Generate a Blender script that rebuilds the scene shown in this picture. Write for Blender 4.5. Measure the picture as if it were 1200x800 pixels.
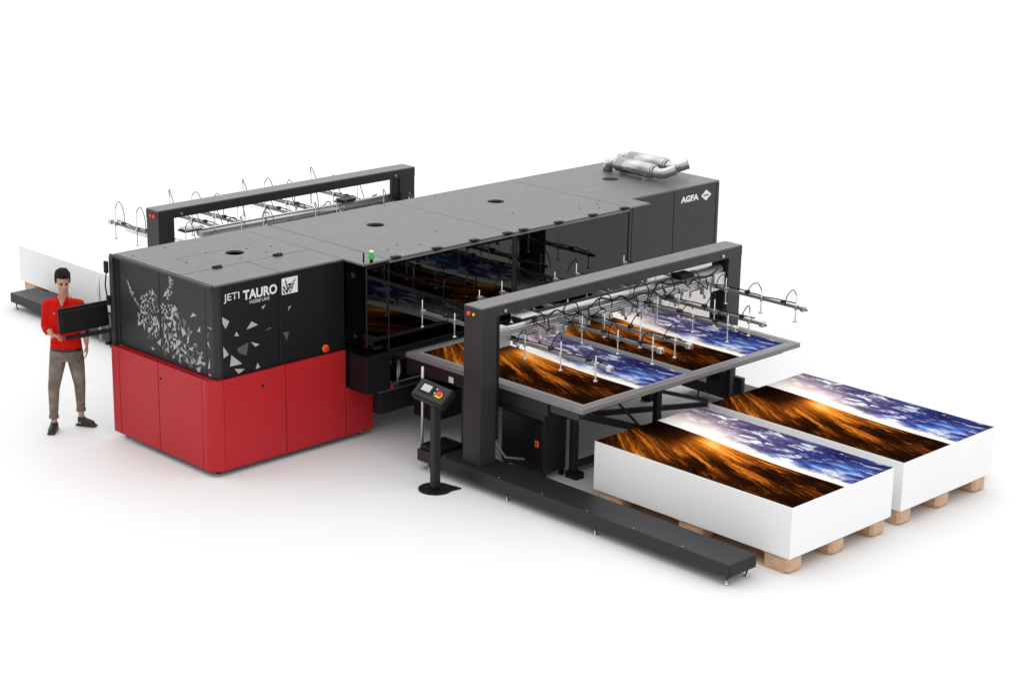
import bpy, bmesh, math, random
from mathutils import Vector, Matrix
random.seed(7)
PI = math.pi
sc = bpy.context.scene
COL = sc.collection
for o in list(bpy.data.objects): bpy.data.objects.remove(o)

# ------------------------------------------------------------------ camera
cf, yaw, pitch, roll = 2325.73, 0.784048, 0.289848, 0.018091
cpos = Vector((-11.2295, -15.4925, 7.1581))
fwd = Vector((math.sin(yaw)*math.cos(pitch), math.cos(yaw)*math.cos(pitch), -math.sin(pitch)))
rt = Vector((math.cos(yaw), -math.sin(yaw), 0)); up = rt.cross(fwd)
r2 = rt*math.cos(roll)+up*math.sin(roll); u2 = -rt*math.sin(roll)+up*math.cos(roll)
cd = bpy.data.cameras.new('camera'); cam = bpy.data.objects.new('camera', cd); COL.objects.link(cam)
m = Matrix((( r2.x,u2.x,-fwd.x,cpos.x),(r2.y,u2.y,-fwd.y,cpos.y),(r2.z,u2.z,-fwd.z,cpos.z),(0,0,0,1)))
cam.matrix_world = m
cd.sensor_width = 36; cd.lens = cf/1200*36; cd.clip_end = 500; cd.clip_start = .5
sc.camera = cam

# ------------------------------------------------------------------ studio light
W = bpy.data.worlds.new("World"); sc.world = W; W.use_nodes = True
nt = W.node_tree; N = nt.nodes; Lk = nt.links; N.clear()
out = N.new('ShaderNodeOutputWorld'); bg = N.new('ShaderNodeBackground')
tc = N.new('ShaderNodeTexCoord'); sep = N.new('ShaderNodeSeparateXYZ')
Lk.new(tc.outputs['Generated'], sep.inputs[0])
def wm(op, a, b=None, c=None, clamp=False):
    n = N.new('ShaderNodeMath'); n.operation = op; n.use_clamp = clamp
    for i, v in enumerate((a, b, c)):
        if v is None: continue
        if isinstance(v, (int, float)): n.inputs[i].default_value = v
        else: Lk.new(v, n.inputs[i])
    return n.outputs[0]
X_, Y_, Z_ = sep.outputs
def mr(x, a, b):
    n = N.new('ShaderNodeMapRange'); n.interpolation_type = 'SMOOTHSTEP'
    Lk.new(x, n.inputs[0]); n.inputs[1].default_value = a; n.inputs[2].default_value = b
    return n.outputs[0]
top = wm('MULTIPLY', mr(Z_, .35, .95), 1.15)             # big overhead softbox
back = wm('MULTIPLY', mr(Y_, -.1, .8), 1.05)              # bright cyclorama behind
front = wm('MULTIPLY', mr(wm('MULTIPLY', Y_, -1), .0, .8), .72)
base = wm('SUBTRACT', .82, wm('MULTIPLY', mr(wm('MULTIPLY', X_, -1), -.1, .9), .24))
tot = wm('ADD', wm('ADD', top, back), wm('ADD', front, base))
Lk.new(tot, bg.inputs['Strength']); bg.inputs['Color'].default_value = (1, 1, 1, 1)
Lk.new(bg.outputs[0], out.inputs[0])
sc.view_settings.view_transform = 'Standard'; sc.view_settings.look = 'None'
sc.view_settings.exposure = -0.42; sc.view_settings.gamma = 1
sc.render.engine = 'CYCLES'
sc.cycles.max_bounces = 8; sc.cycles.diffuse_bounces = 4; sc.cycles.glossy_bounces = 4

# ------------------------------------------------------------------ materials
class NB:
    """small node expression builder"""
    def __init__(s, name, rough=.5, spec=.5, metal=0., color=(.5,.5,.5), **kw):
        s.m = bpy.data.materials.new(name); s.m.use_nodes = True
        s.t = s.m.node_tree; s.b = s.t.nodes['Principled BSDF']
        s.b.inputs['Roughness'].default_value = rough
        s.b.inputs['Specular IOR Level'].default_value = spec
        s.b.inputs['Metallic'].default_value = metal
        s.b.inputs['Base Color'].default_value = (*color, 1)
        for k, v in kw.items(): s.b.inputs[k.replace('_', ' ')].default_value = v
    def n(s, t): return s.t.nodes.new(t)
    def l(s, a, b): s.t.links.new(a, b)
    def put(s, v, inp):
        if isinstance(v, (int, float)): inp.default_value = v
        elif isinstance(v, tuple): inp.default_value = (*v, 1) if len(inp.default_value) == 4 and len(v) == 3 else v
        else: s.l(v, inp)
    def M(s, op, a, b=0., c=0., clamp=False):
        n = s.n('ShaderNodeMath'); n.operation = op; n.use_clamp = clamp
        s.put(a, n.inputs[0]); s.put(b, n.inputs[1]); s.put(c, n.inputs[2]); return n.outputs[0]
    def noise(s, vec, scale=5, detail=4, rough=.5, dist=0.):
        n = s.n('ShaderNodeTexNoise'); s.put(vec, n.inputs['Vector']) if vec is not None else None
        n.inputs['Scale'].default_value = scale; n.inputs['Detail'].default_value = detail
        n.inputs['Roughness'].default_value = rough; n.inputs['Distortion'].default_value = dist
        return n.outputs['Fac']
    def mix(s, f, a, b):
        n = s.n('ShaderNodeMix'); n.data_type = 'RGBA'
        s.put(f, n.inputs[0]); s.put(a, n.inputs[6]); s.put(b, n.inputs[7]); return n.outputs[2]
    def ss(s, x, a, b, lo=0., hi=1.):
        n = s.n('ShaderNodeMapRange'); n.interpolation_type = 'SMOOTHSTEP'
        s.put(x, n.inputs[0])
        for i, v in zip((1, 2, 3, 4), (a, b, lo, hi)): n.inputs[i].default_value = v
        return n.outputs[0]
    def xyz(s, x, y, z=0.):
        n = s.n('ShaderNodeCombineXYZ'); s.put(x, n.inputs[0]); s.put(y, n.inputs[1]); s.put(z, n.inputs[2]); return n.outputs[0]
    def ramp(s, f, pts):
        n = s.n('ShaderNodeValToRGB'); s.put(f, n.inputs[0]); e = n.color_ramp.elements
        while len(e) < len(pts): e.new(.5)
        for q, (p, c) in zip(e, pts): q.position = p; q.color = (*c, 1)
        return n.outputs[0]
    def obj(s):
        return s.n('ShaderNodeTexCoord').outputs['Object']

def paint(name, col, rough=.4, spec=.5, var=.12, bump=.0, bscale=400, metal=0., **kw):
    b = NB(name, rough, spec, metal, col, **kw)
    v = b.obj(); f = b.noise(v, 2.3, 5, .6)
    d = tuple(c*(1-var) for c in col); e = tuple(min(1, c*(1+var)) for c in col)
    b.l(b.mix(f, d, e), b.b.inputs['Base Color'])
    b.l(b.M('ADD', b.M('MULTIPLY', b.noise(v, 7, 4), .12), rough-.06), b.b.inputs['Roughness'])
    if bump:
        n = b.n('ShaderNodeBump'); n.inputs['Strength'].default_value = bump; n.inputs['Distance'].default_value = .002
        b.l(b.noise(v, bscale, 2), n.inputs['Height']); b.l(n.outputs[0], b.b.inputs['Normal'])
    return b.m

MT = {}
MT['floor'] = paint('studio_floor', (.775,.775,.775), .6, .2, .0)
MT['black'] = paint('black_paint', (.008,.008,.010), .38, .30, .12, .15)
MT['black_soft'] = paint('charcoal_and_lit_black', (.020,.018,.020), .45, .32, .1, .15)  # black cabinet paint lightened for light on its left side; also charcoal parts
MT['tower'] = paint('anthracite_and_lit_black', (.029,.027,.029), .42, .32, .1, .15)  # black paint with floor reflection put into the tower tone; also anthracite parts
MT['roof'] = paint('dark_paint_toplit', (.118,.108,.110), .42, .5, .10, .1)  # dark paint lightened to carry the overhead sheen on top faces
MT['seam'] = paint('seam_shadow_gap', (.008,.008,.008), .7, .2)
MT['red'] = paint('red_paint', (.43,.016,.021), .38, .22, .05, .08)
MT['cream'] = paint('cream_paint', (.62,.60,.55), .5, .3, .04)
MT['hose_grey'] = paint('grey_hose', (.12,.12,.125), .5, .3)
MT['rubber'] = paint('black_rubber', (.007,.007,.008), .5, .22)
MT['frame'] = paint('grey_aluminium_frame', (.20,.195,.195), .42, .5, .08, metal=.35)
MT['tabletop'] = paint('table_plate', (.22,.22,.23), .35, .5, .06)
MT['alu'] = paint('brushed_aluminium', (.56,.56,.56), .30, .5, .1, metal=.85)
MT['steel'] = paint('polished_steel', (.50,.49,.48), .2, .5, .05, metal=1.)
MT['white'] = paint('white_card', (.85,.85,.855), .55, .2, .01)
MT['letter'] = paint('silver_lettering', (.72,.72,.73), .4, .4, .02)
MT['shard'] = paint('pale_grey_print', (.38,.39,.39), .4, .3, .1)
MT['shard_mid'] = paint('mid_grey_print', (.24,.25,.25), .4, .3, .1)
MT['shard_dark'] = paint('dark_grey_print', (.085,.083,.088), .4, .4, .2)
MT['shirt'] = paint('red_cotton', (.55,.008,.005), .85, .1, .25, .8, 45)
MT['skin'] = paint('skin', (.50,.27,.19), .5, .4, .1)
MT['hair'] = paint('black_hair', (.010,.007,.006), .7, .12, .4, 1., 90)
MT['shoe'] = paint('brown_black_leather', (.030,.022,.020), .5, .4, .3)
MT['belt'] = paint('dark_leather', (.012,.010,.010), .45)
MT['redplastic'] = paint('red_plastic', (.65,.02,.015), .3)
MT['yellow'] = paint('yellow_plastic', (.80,.60,.02), .35)
MT['orange'] = paint('orange_plastic', (.85,.18,.03), .35)
MT['eye'] = paint('eye_dark', (.015,.010,.008), .3)
MT['lip'] = paint('lip', (.38,.14,.11), .5)
MT['tip'] = paint('dark_red_tip', (.32,.05,.05), .4)
MT['magenta'] = paint('magenta_plastic', (.5,.03,.15), .4)
def glow(name, col, st):
    b = NB(name, .4, .5, 0, col); b.b.inputs['Emission Color'].default_value = (*col, 1); b.b.inputs['Emission Strength'].default_value = st
    return b.m
MT['green'] = glow('green_beacon_lens', (.01,.35,.05), .35)
MT['redlamp'] = glow('red_lamp', (.8,.03,.02), .5)
MT['screen'] = glow('touch_screen', (.42,.45,.45), .12)
# jeans: faded taupe denim
b = NB('taupe_denim', .85, .1); v = b.obj()
b.l(b.ramp(b.noise(v, 9, 6, .65), [(.3, (.09,.070,.057)), (.7, (.28,.23,.19))]), b.b.inputs['Base Color'])
nb = b.n('ShaderNodeBump'); nb.inputs['Strength'].default_value = .7; nb.inputs['Distance'].default_value = .01
b.l(b.noise(v, 16, 4), nb.inputs['Height']); b.l(nb.outputs[0], b.b.inputs['Normal']); MT['jeans'] = b.m
# pallet wood
b = NB('pallet_wood', .7, .2); v = b.obj()
mp = b.n('ShaderNodeMapping'); mp.inputs['Scale'].default_value = (3, 3, 22); b.l(v, mp.inputs[0])
f = b.noise(mp.outputs[0], 3, 6, .6, .6)
b.l(b.ramp(f, [(.25, (.46,.28,.17)), (.75, (.72,.50,.34))]), b.b.inputs['Base Color']); MT['wood'] = b.m
# smoked glass: dark tint, mirror-like surface
b = NB('smoked_glass'); t = b.t; t.nodes.remove(b.b)
g = b.n('ShaderNodeBsdfGlossy'); g.inputs['Roughness'].default_value = .03; g.inputs['Color'].default_value = (.68,.72,.70,1)
tr = b.n('ShaderNodeBsdfTransparent'); tr.inputs['Color'].default_value = (.13,.135,.14,1)
fr = b.n('ShaderNodeFresnel'); fr.inputs['IOR'].default_value = 1.62
mx = b.n('ShaderNodeMixShader'); b.l(fr.outputs[0], mx.inputs[0]); b.l(tr.outputs[0], mx.inputs[1]); b.l(g.outputs[0], mx.inputs[2])
b.l(mx.outputs[0], t.nodes['Material Output'].inputs[0]); MT['glass'] = b.m

def sunset_material():
    b = NB('sunset_print', .6, .0)
    uv = b.n('ShaderNodeUVMap'); sp = b.n('ShaderNodeSeparateXYZ'); b.l(uv.outputs[0], sp.inputs[0])
    U, V = sp.outputs[0], sp.outputs[1]
    hz = b.M('ADD', .505, b.M('MULTIPLY', b.ss(U, 0., .75, 1, 0), .085))
    hz = b.M('ADD', hz, b.M('MULTIPLY', b.M('SUBTRACT', b.noise(b.xyz(U, 0., 0.), 6, 3), .5), .02))
    dv = b.M('SUBTRACT', hz, V)                                # >0 in the field
    ground = b.ss(dv, -.004, .004)
    # furrows that sweep from the sun towards the lower right
    dp = b.M('MAXIMUM', dv, 0.)
    fine = b.noise(b.xyz(b.M('MULTIPLY', U, 2.2), b.M('MULTIPLY', V, 2.2), 1.), 24, 6, .8)
    wob = b.M('MULTIPLY', b.M('SUBTRACT', b.noise(b.xyz(U, V, 3.), 4., 5, .6), .5), .07)
    ax_ = b.M('MULTIPLY', b.M('ADD', U, .42), 1.55); ay_ = b.M('ADD', dp, .10)
    phi = b.M('ADD', b.M('ARCTAN2', ay_, ax_), wob)
    rr_ = b.M('SQRT', b.M('ADD', b.M('MULTIPLY', ax_, ax_), b.M('MULTIPLY', ay_, ay_)))
    rows = b.noise(b.xyz(b.M('MULTIPLY', phi, 19.), b.M('MULTIPLY', rr_, .40), 0.), 2.2, 5, .6)
    thin = b.noise(b.xyz(b.M('MULTIPLY', phi, 60.), b.M('MULTIPLY', rr_, 1.1), 9.), 4.2, 6, .75)
    patch = b.noise(b.xyz(b.M('MULTIPLY', phi, 7.), b.M('MULTIPLY', rr_, 1.0), 2.4), 2.0, 5, .6)
    du = b.M('MULTIPLY', b.M('SUBTRACT', U, .32), .85)
    r_ = b.M('SQRT', b.M('ADD', b.M('MULTIPLY', du, du), b.M('MULTIPLY', dp, dp)))
    lit = b.ss(r_, .03, .9, 1.3, .62)
    val = b.M('ADD', b.M('MULTIPLY', b.ss(rows, .38, .66), .36), b.M('MULTIPLY', b.ss(thin, .46, .64), .34))
    val = b.M('MULTIPLY', b.M('ADD', val, .05), b.M('ADD', b.M('MULTIPLY', fine, 1.0), .38))
    val = b.M('MULTIPLY', b.M('MULTIPLY', val, lit), b.ss(patch, .40, .62, .20, 1.12))
    hillm = b.M('MULTIPLY', b.ss(U, .36, .22), b.ss(b.M('ADD', dp, b.M('MULTIPLY', U, -.25)), .27, .17))
    val = b.M('ADD', b.M('MULTIPLY', val, b.M('SUBTRACT', 1., b.M('MULTIPLY', hillm, .85))), b.M('MULTIPLY', b.M('MULTIPLY', hillm, b.ss(U, .05, .3)), .17))
    grass = b.M('MULTIPLY', b.ss(U, .50, .25), b.ss(b.M('ADD', dp, b.M('MULTIPLY', U, -.25)), .19, .28))
    val = b.M('ADD', val, b.M('MULTIPLY', b.M('MULTIPLY', grass, fine), b.ss(U, .0, .16, .05, .34)))
    val = b.M('ADD', val, b.M('MULTIPLY', b.M('MULTIPLY', b.ss(r_, .0, .36, 1, 0), b.ss(du, -.12, .02)), .55))
    field = b.ramp(val, [(0., (.003,.0015,.001)), (.14, (.030,.008,.002)), (.32, (.20,.050,.006)), (.58, (.66,.18,.012)), (.85, (1.,.38,.05)), (1., (1.,.72,.30))])
    # sky
    tt = b.M('MAXIMUM', b.M('MULTIPLY', dv, -2.05), 0.)
    cl = b.noise(b.xyz(b.M('MULTIPLY', U, 1.), b.M('MULTIPLY', V, 1.7), 2.), 8.5, 9, .70, .45)
    cl2 = b.noise(b.xyz(b.M('MULTIPLY', U, .9), b.M('MULTIPLY', V, 2.4), 4.), 4.2, 7, .62, .3)
    blue = b.ramp(cl2, [(.34, (.010,.013,.075)), (.50, (.030,.036,.17)), (.57, (.06,.11,.38)), (.68, (.22,.50,.85))])
    purp = b.ramp(cl2, [(.34, (.055,.045,.115)), (.52, (.17,.13,.26)), (.64, (.55,.45,.62))])
    skyc = b.mix(b.ss(U, .25, .75), purp, blue)
    skyc = b.mix(b.ss(V, .72, 1.0, 0., .55), skyc, (.012,.014,.06))
    cm = b.M('MULTIPLY', b.ss(cl, .53, .61), b.ss(U, .15, .95, .95, .45))
    skyc = b.mix(cm, skyc, (.88,.90,.98))
    wd = b.M('ADD', .15, b.M('MULTIPLY', b.ss(U, .02, .60, 1, 0), .36))
    wd = b.M('ADD', wd, b.M('MULTIPLY', b.M('SUBTRACT', cl, .5), .55))
    q = b.M('DIVIDE', tt, b.M('MAXIMUM', wd, .03))
    gl = b.M('EXPONENT', b.M('MULTIPLY', b.M('MULTIPLY', q, q), -1.0))
    warm = b.mix(b.ss(tt, .12, .5), (1.,.95,.88), (1.,.78,.70))
    skyc = b.mix(b.M('MINIMUM', b.M('MULTIPLY', gl, 1.2), 1.), skyc, warm)
    b.l(b.mix(ground, skyc, field), b.b.inputs['Base Color'])
    return b.m
MT['sunset'] = sunset_material()

# ------------------------------------------------------------------ helpers
def BM(): return bmesh.new()
def box(bm, x0, x1, y0, y1, z0, z1, bev=0., seg=2):
    x0, x1 = min(x0, x1), max(x0, x1); y0, y1 = min(y0, y1), max(y0, y1); z0, z1 = min(z0, z1), max(z0, z1)
    vs = [bm.verts.new((x, y, z)) for x in (x0, x1) for y in (y0, y1) for z in (z0, z1)]
    F = [bm.faces.new([vs[i] for i in q]) for q in ((0,1,3,2),(4,6,7,5),(0,4,5,1),(2,3,7,6),(0,2,6,4),(1,5,7,3))]
    if bev:
        es = list({e for f in F for e in f.edges})
        bmesh.ops.bevel(bm, geom=es, offset=bev, segments=seg, profile=.5, affect='EDGES')
    return bm
def tube(bm, pts, r, seg=10, cap=True):
    pts = [Vector(p) for p in pts]; rs = r if isinstance(r, (list, tuple)) else [r]*len(pts)
    rings = []; ref = None
    for i, p in enumerate(pts):
        d = (pts[min(i+1, len(pts)-1)]-pts[max(i-1, 0)]).normalized()
        if ref is None: ref = Vector((0, 0, 1)) if abs(d.z) < .9 else Vector((1, 0, 0))
        a = (ref - d*ref.dot(d)); a = a.normalized() if a.length > 1e-5 else d.orthogonal().normalized()
        ref = a; c = d.cross(a)
        rings.append([bm.verts.new(p+(a*math.cos(2*PI*k/seg)+c*math.sin(2*PI*k/seg))*rs[i]) for k in range(seg)])
    for A, B in zip(rings, rings[1:]):
        for k in range(seg):
            f = bm.faces.new((A[k], A[(k+1) % seg], B[(k+1) % seg], B[k])); f.smooth = True
    if cap: bm.faces.new(rings[0][::-1]); bm.faces.new(rings[-1])
    return bm
def prism(bm, poly, d):
    """poly: list of 3D points, extruded along vector d"""
    d = Vector(d); A = [bm.verts.new(p) for p in poly]; B = [bm.verts.new(Vector(p)+d) for p in poly]
    n = len(A); fs = [bm.faces.new(A[::-1]), bm.faces.new(B)]
    for k in range(n): fs.append(bm.faces.new((A[k], A[(k+1) % n], B[(k+1) % n], B[k])))
    return fs
def obb(bm, c, ax, ay, az, bev=0.):
    """oriented box: centre and three half-axis vectors"""
    c, ax, ay, az = map(Vector, (c, ax, ay, az))
    vs = [bm.verts.new(c+ax*i+ay*j+az*k) for i in (-1, 1) for j in (-1, 1) for k in (-1, 1)]
    F = [bm.faces.new([vs[i] for i in q]) for q in ((0,1,3,2),(4,6,7,5),(0,4,5,1),(2,3,7,6),(0,2,6,4),(1,5,7,3))]
    if bev: bmesh.ops.bevel(bm, geom=list({e for f in F for e in f.edges}), offset=bev, segments=2, profile=.5, affect='EDGES')
    return bm
def lathe(bm, prof, c, seg=24):
    c = Vector(c); rings = []
    for r, z in prof:
        rings.append([bm.verts.new(c+Vector((r*math.cos(2*PI*k/seg), r*math.sin(2*PI*k/seg), z))) for k in range(seg)])
    for A, B in zip(rings, rings[1:]):
        for k in range(seg):
            f = bm.faces.new((A[k], A[(k+1) % seg], B[(k+1) % seg], B[k])); f.smooth = True
    bm.faces.new(rings[0][::-1]); bm.faces.new(rings[-1]); return bm

def root_of(o):
    while o.parent: o = o.parent
    return o
def obj(name, bm, mat, parent=None, label=None):
    bmesh.ops.recalc_face_normals(bm, faces=bm.faces)
    me = bpy.data.meshes.new(name)
    if parent is not None:
        bmesh.ops.translate(bm, verts=bm.verts, vec=-root_of(parent).location)
    bm.to_mesh(me); bm.free()
    for mm in (mat if isinstance(mat, (list, tuple)) else [mat]): me.materials.append(MT[mm])
    o = bpy.data.objects.new(name, me); COL.objects.link(o)
    if parent is not None: o.parent = parent
    if label: o['label'] = label
    return o
def thing(name, label, cat, loc=(0, 0, 0), group=None):
    o = bpy.data.objects.new(name, None); COL.objects.link(o); o.location = loc; o.empty_display_size = .2
    o['label'] = label; o['category'] = cat
    if group: o['group'] = group
    return o
def B(*a, **k): return box(BM(), *a, **k)

# ------------------------------------------------------------------ floor
bm = BM(); bmesh.ops.create_grid(bm, x_segments=1, y_segments=1, size=150)
fl = obj('floor', bm, 'floor'); fl['kind'] = 'structure'

# ------------------------------------------------------------------ the printer
P = thing('flatbed_printer', 'long black flatbed printing machine with red lower cabinet, sheen-lightened roof and smoked glass front', 'printer', (4, .9, 0))
H = 2.02; R1 = 1.024; g = .004
# red lower cabinet: core, panels with real gaps
obj('cabinet_core', B(.07, 2.06, .07, 1.74, .08, R1-.03), 'seam', P)
obj('cabinet_top_plate', B(.055, 1.74, .055, 1.765, R1-.022, R1-.004), 'red', P)
def panel(name, x0, x1, y0, y1, z0, z1, mat, bev=.006, label=None, parent=P):
    return obj(name, B(x0, x1, y0, y1, z0, z1, bev=bev), mat, parent, label)
rz0, rz1 = .062, R1
panel('red_panel', -.0, .028, 1.665, 1.80, rz0, rz1, 'red')
dl1 = panel('red_door', 0, .028, .951, 1.658, rz0, rz1, 'red'); dl2 = panel('red_door', 0, .028, .192, .943, rz0, rz1, 'red')
# rounded corner panel
bm = BM(); rr = .13
arc = [(rr-rr*math.cos(a), rr-rr*math.sin(a)) for a in [PI/2*k/12 for k in range(13)]]
arc = [(0, .185)]+arc+[(.134, 0)]
inner = [(.134, .028), (.135, .028)] ; inner = [(x*.75+.04, y*.75+.04) for x, y in arc[::-1]]
poly = [(x, y, rz0) for x, y in arc]+[(x, y, rz0) for x, y in inner]
fs = prism(bm, poly, (0, 0, rz1-rz0)); obj('red_corner_panel', bm, 'red', P)
df1 = panel('red_door', .139, .927, 0, .028, rz0, rz1, 'red'); panel('red_door', .935, 1.736, 0, .028, rz0, rz1, 'red')
panel('red_panel', 1.744, 2.115, 0, .028, rz0, .60, 'red'); panel('red_panel', 2.087, 2.115, .032, 1.75, rz0, .90, 'red')
obj('lock', tube(BM(), [(-.004, .900, .863), (.01, .900, .863)], .016), 'rubber', dl1)
obj('lock', tube(BM(), [(.628, -.004, .867), (.628, .01, .867)], .016), 'rubber', df1)
for x, y in ((.12, .12), (.10, 1.70), (2.0, .12), (2.0, 1.6), (7.75, .12), (6.3, .12), (4.2, .15), (7.75, 1.6), (6.3, 1.6)):
    obj('levelling_foot', lathe(BM(), [(.035, .0), (.035, .012), (.012, .016), (.012, .09)], (x, y, 0), 14), 'steel', P)

# black upper cabinet
obj('upper_cabinet_core', B(.12, 1.77, .08, 1.70, R1-.002, H-.03), 'seam', P)
bz0, bz1 = R1+.001, H-.022
panel('rear_panel', .07, 1.7, 1.735, 1.765, bz0, bz1, 'black_soft')
panel('side_door', .088, .115, 1.003, 1.755, bz0, bz1, 'black_soft'); panel('side_door', .088, .115, .208, .997, bz0, bz1, 'black_soft')  # lighter than the front doors, reflected light is in the colour
bm = BM(); rr = .055
arc = [(.088, .202)]+[(.088+rr-rr*math.cos(a), .049+rr-rr*math.sin(a)) for a in [PI/2*k/8 for k in range(9)]]+[(.113+.02, .049)]
inner = [(.165, .075), (.118, .10), (.118, .202)]
arc[-1] = (.165, .049)
prism(bm, [(x, y, bz0) for x, y in arc+inner], (0, 0, bz1-bz0)); obj('corner_post', bm, 'black_soft', P)
fd = panel('front_door', .171, .893, .049, .075, bz0, bz1, 'black'); fd2 = panel('front_door', .899, 1.765, .049, .075, bz0, bz1, 'black')
obj('recessed_handle', B(.72, .86, .0465, .052, 1.186, 1.206, bev=.002), 'seam', fd)
obj('recessed_handle', B(.93, 1.07, .0465, .052, 1.186, 1.206, bev=.002), 'seam', fd2)
# emergency button: yellow ring, red mushroom
eb = obj('emergency_button', tube(BM(), [(1.495, .05, 1.084), (1.495, .036, 1.084)], .042, 20), 'orange', P)
obj('button_cap', tube(BM(), [(1.495, .036, 1.084), (1.495, .010, 1.084), (1.495, .002, 1.084)], [.018, .028, .020], 18), 'redplastic', eb)
# graphic of flying shards
def flat(bm, pts, plane, off, mi=0, th=.0015):
    if plane == 'y': poly = [(a, off, c) for a, c in pts]; d = (0, th, 0)
    else: poly = [(off, a, c) for a, c in pts]; d = (th, 0, 0)
    fs = prism(bm, poly, d)
    for f in fs: f.material_index = mi
SF = [[(.173,1.676),(.26,1.613),(.211,1.544),(.176,1.605)],[(.471,1.486),(.537,1.56),(.617,1.51)],[(.318,1.448),(.347,1.491),(.376,1.437)],[(.665,1.689),(.723,1.705),(.684,1.662)],[(1.004,1.584),(1.02,1.632),(1.048,1.63)],[(.344,1.311),(.49,1.348),(.468,1.215),(.375,1.253)],[(.524,1.346),(.633,1.301),(.579,1.283)],[(.176,1.368),(.244,1.268),(.178,1.242)],[(.255,1.14),(.275,1.257),(.409,1.138)],[(.314,1.103),(.441,1.076),(.359,1.040)],[(.577,1.045),(.602,1.111),(.635,1.055)],[(.701,1.431),(.759,1.455),(.803,1.44)],[(.932,1.37),(1.013,1.358),(.984,1.27)]]
bm = BM()
for i, s in enumerate(SF): flat(bm, s, 'y', .0465, 1 if i in (5, 11, 12) else 0)
obj('shard_graphic', bm, ['shard', 'shard_dark'], fd)
SL = [[(.471,1.596),(.419,1.657),(.36,1.638)],[(.805,1.555),(.777,1.654),(.738,1.603)],[(.617,1.374),(.585,1.466),(.549,1.398)],[(.524,1.471),(.437,1.448),(.495,1.393)],[(.421,1.333),(.366,1.337),(.39,1.29)],[(.363,1.118),(.331,1.227),(.293,1.151)],[(1.071,1.196),(.99,1.258),(1.009,1.175)],[(1.175,1.129),(1.104,1.119),(1.157,1.095)],[(.36,1.474),(.303,1.537),(.305,1.477)],[(.753,1.583),(.641,1.607),(.699,1.543)],[(1.263,1.664),(1.213,1.696),(1.238,1.652)],[(.392,1.077),(.309,1.113),(.327,1.05),(.368,1.045)]]
SC = [[(.198,1.56),(.11,1.559),(.118,1.545)],[(.195,1.395),(.17,1.405),(.145,1.328)],[(.190,1.118),(.155,1.234),(.154,1.133)],[(.190,1.054),(.162,1.077),(.132,1.047)]]
bm = BM()
for i, s in enumerate(SL): flat(bm, s, 'x', .0855, 1 if i == 9 else 0)
SEEN = []
def blob(cy, cz, ang, n, ry, rz, sz, dark=.25, el=2.6, keep=lambda y, z: True):
    for _ in range(n*7):
        t = random.random()*2*PI; q = math.sqrt(random.random()); a0 = q*math.cos(t)*ry; b0 = q*math.sin(t)*rz
        ca, sa = math.cos(ang), math.sin(ang)
        y = cy+a0*ca-b0*sa; z = cz+a0*sa+b0*ca
        s = sz*random.uniform(.45, 1.3)
        if any(abs(y-p_)+abs(z-q_)*.9 < (s+s_)*.44 for p_, q_, s_ in SEEN): continue
        SEEN.append((y, z, s)); a = ang+random.gauss(0, .55); e = random.uniform(.9, el*.62)
        pts = []
        for k, (px, pz) in enumerate(((1, random.uniform(-.4, .4)), (-.8, .75), (-.7*random.random(), -.80))):
            px *= s*e*.5; pz *= s*.5
            pts.append((y+px*math.cos(a)-pz*math.sin(a), z+px*math.sin(a)+pz*math.cos(a)))
        if any(abs(p[0]-1.0) < .006 for p in pts) or min(p[0] for p in pts) < .215 or max(p[1] for p in pts) > 1.985 or min(p[1] for p in pts) < 1.05: continue
        if min(p[0] for p in pts) < 1.0 < max(p[0] for p in pts): continue
        flat(bm, pts, 'x', .0855-random.random()*.0012, 1 if random.random() < dark else random.choice((0, 0, 2)), .0025)
def curve_blobs(pts, w, n, sz, **k):
    for (a, c) in zip(pts, pts[1:]):
        L = math.hypot(c[0]-a[0], c[1]-a[1]); ang = math.atan2(c[1]-a[1], c[0]-a[0])
        blob((a[0]+c[0])/2, (a[1]+c[1])/2, ang, int(n*L), L*.55, w, sz, **k)
curve_blobs([(1.572,1.765),(1.53,1.69),(1.46,1.60),(1.37,1.52)], .022, 90, .045, dark=.05)
curve_blobs([(.86,1.985),(.80,1.93),(.775,1.86),(.82,1.78),(.90,1.72)], .035, 110, .065, dark=.1)
blob(1.16, 1.53, -.9, 95, .20, .19, .060, dark=.18)
blob(1.02, 1.60, .5, 40, .17, .09, .065, dark=.15)
blob(1.30, 1.43, -1.0, 35, .13, .07, .06, dark=.15, el=4)
blob(1.10, 1.36, 2.4, 32, .20, .10, .06, dark=.25, el=3.5)
blob(.86, 1.45, -1.0, 26, .25, .12, .08, dark=.2)
blob(.72, 1.30, -.8, 34, .30, .14, .095, dark=.3)
blob(.83, 1.13, 2.5, 42, .28, .12, .085, dark=.3, el=4)
blob(.60, 1.10, .4, 30, .28, .07, .08, dark=.35)
blob(.45, 1.20, 0, 14, .2, .13, .06, dark=.4)
obj('bull_shard_graphic', bm, ['shard', 'shard_dark', 'shard_mid'], P)
bm = BM()
for s in SC: flat(bm, s, 'x', .0858, 0)
for s in ([(.150,1.51),(.20,1.47),(.17,1.42)],): flat(bm, s, 'x', .0856, 1)
obj('shard_graphic', bm, ['shard', 'shard_dark'], P)

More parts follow.
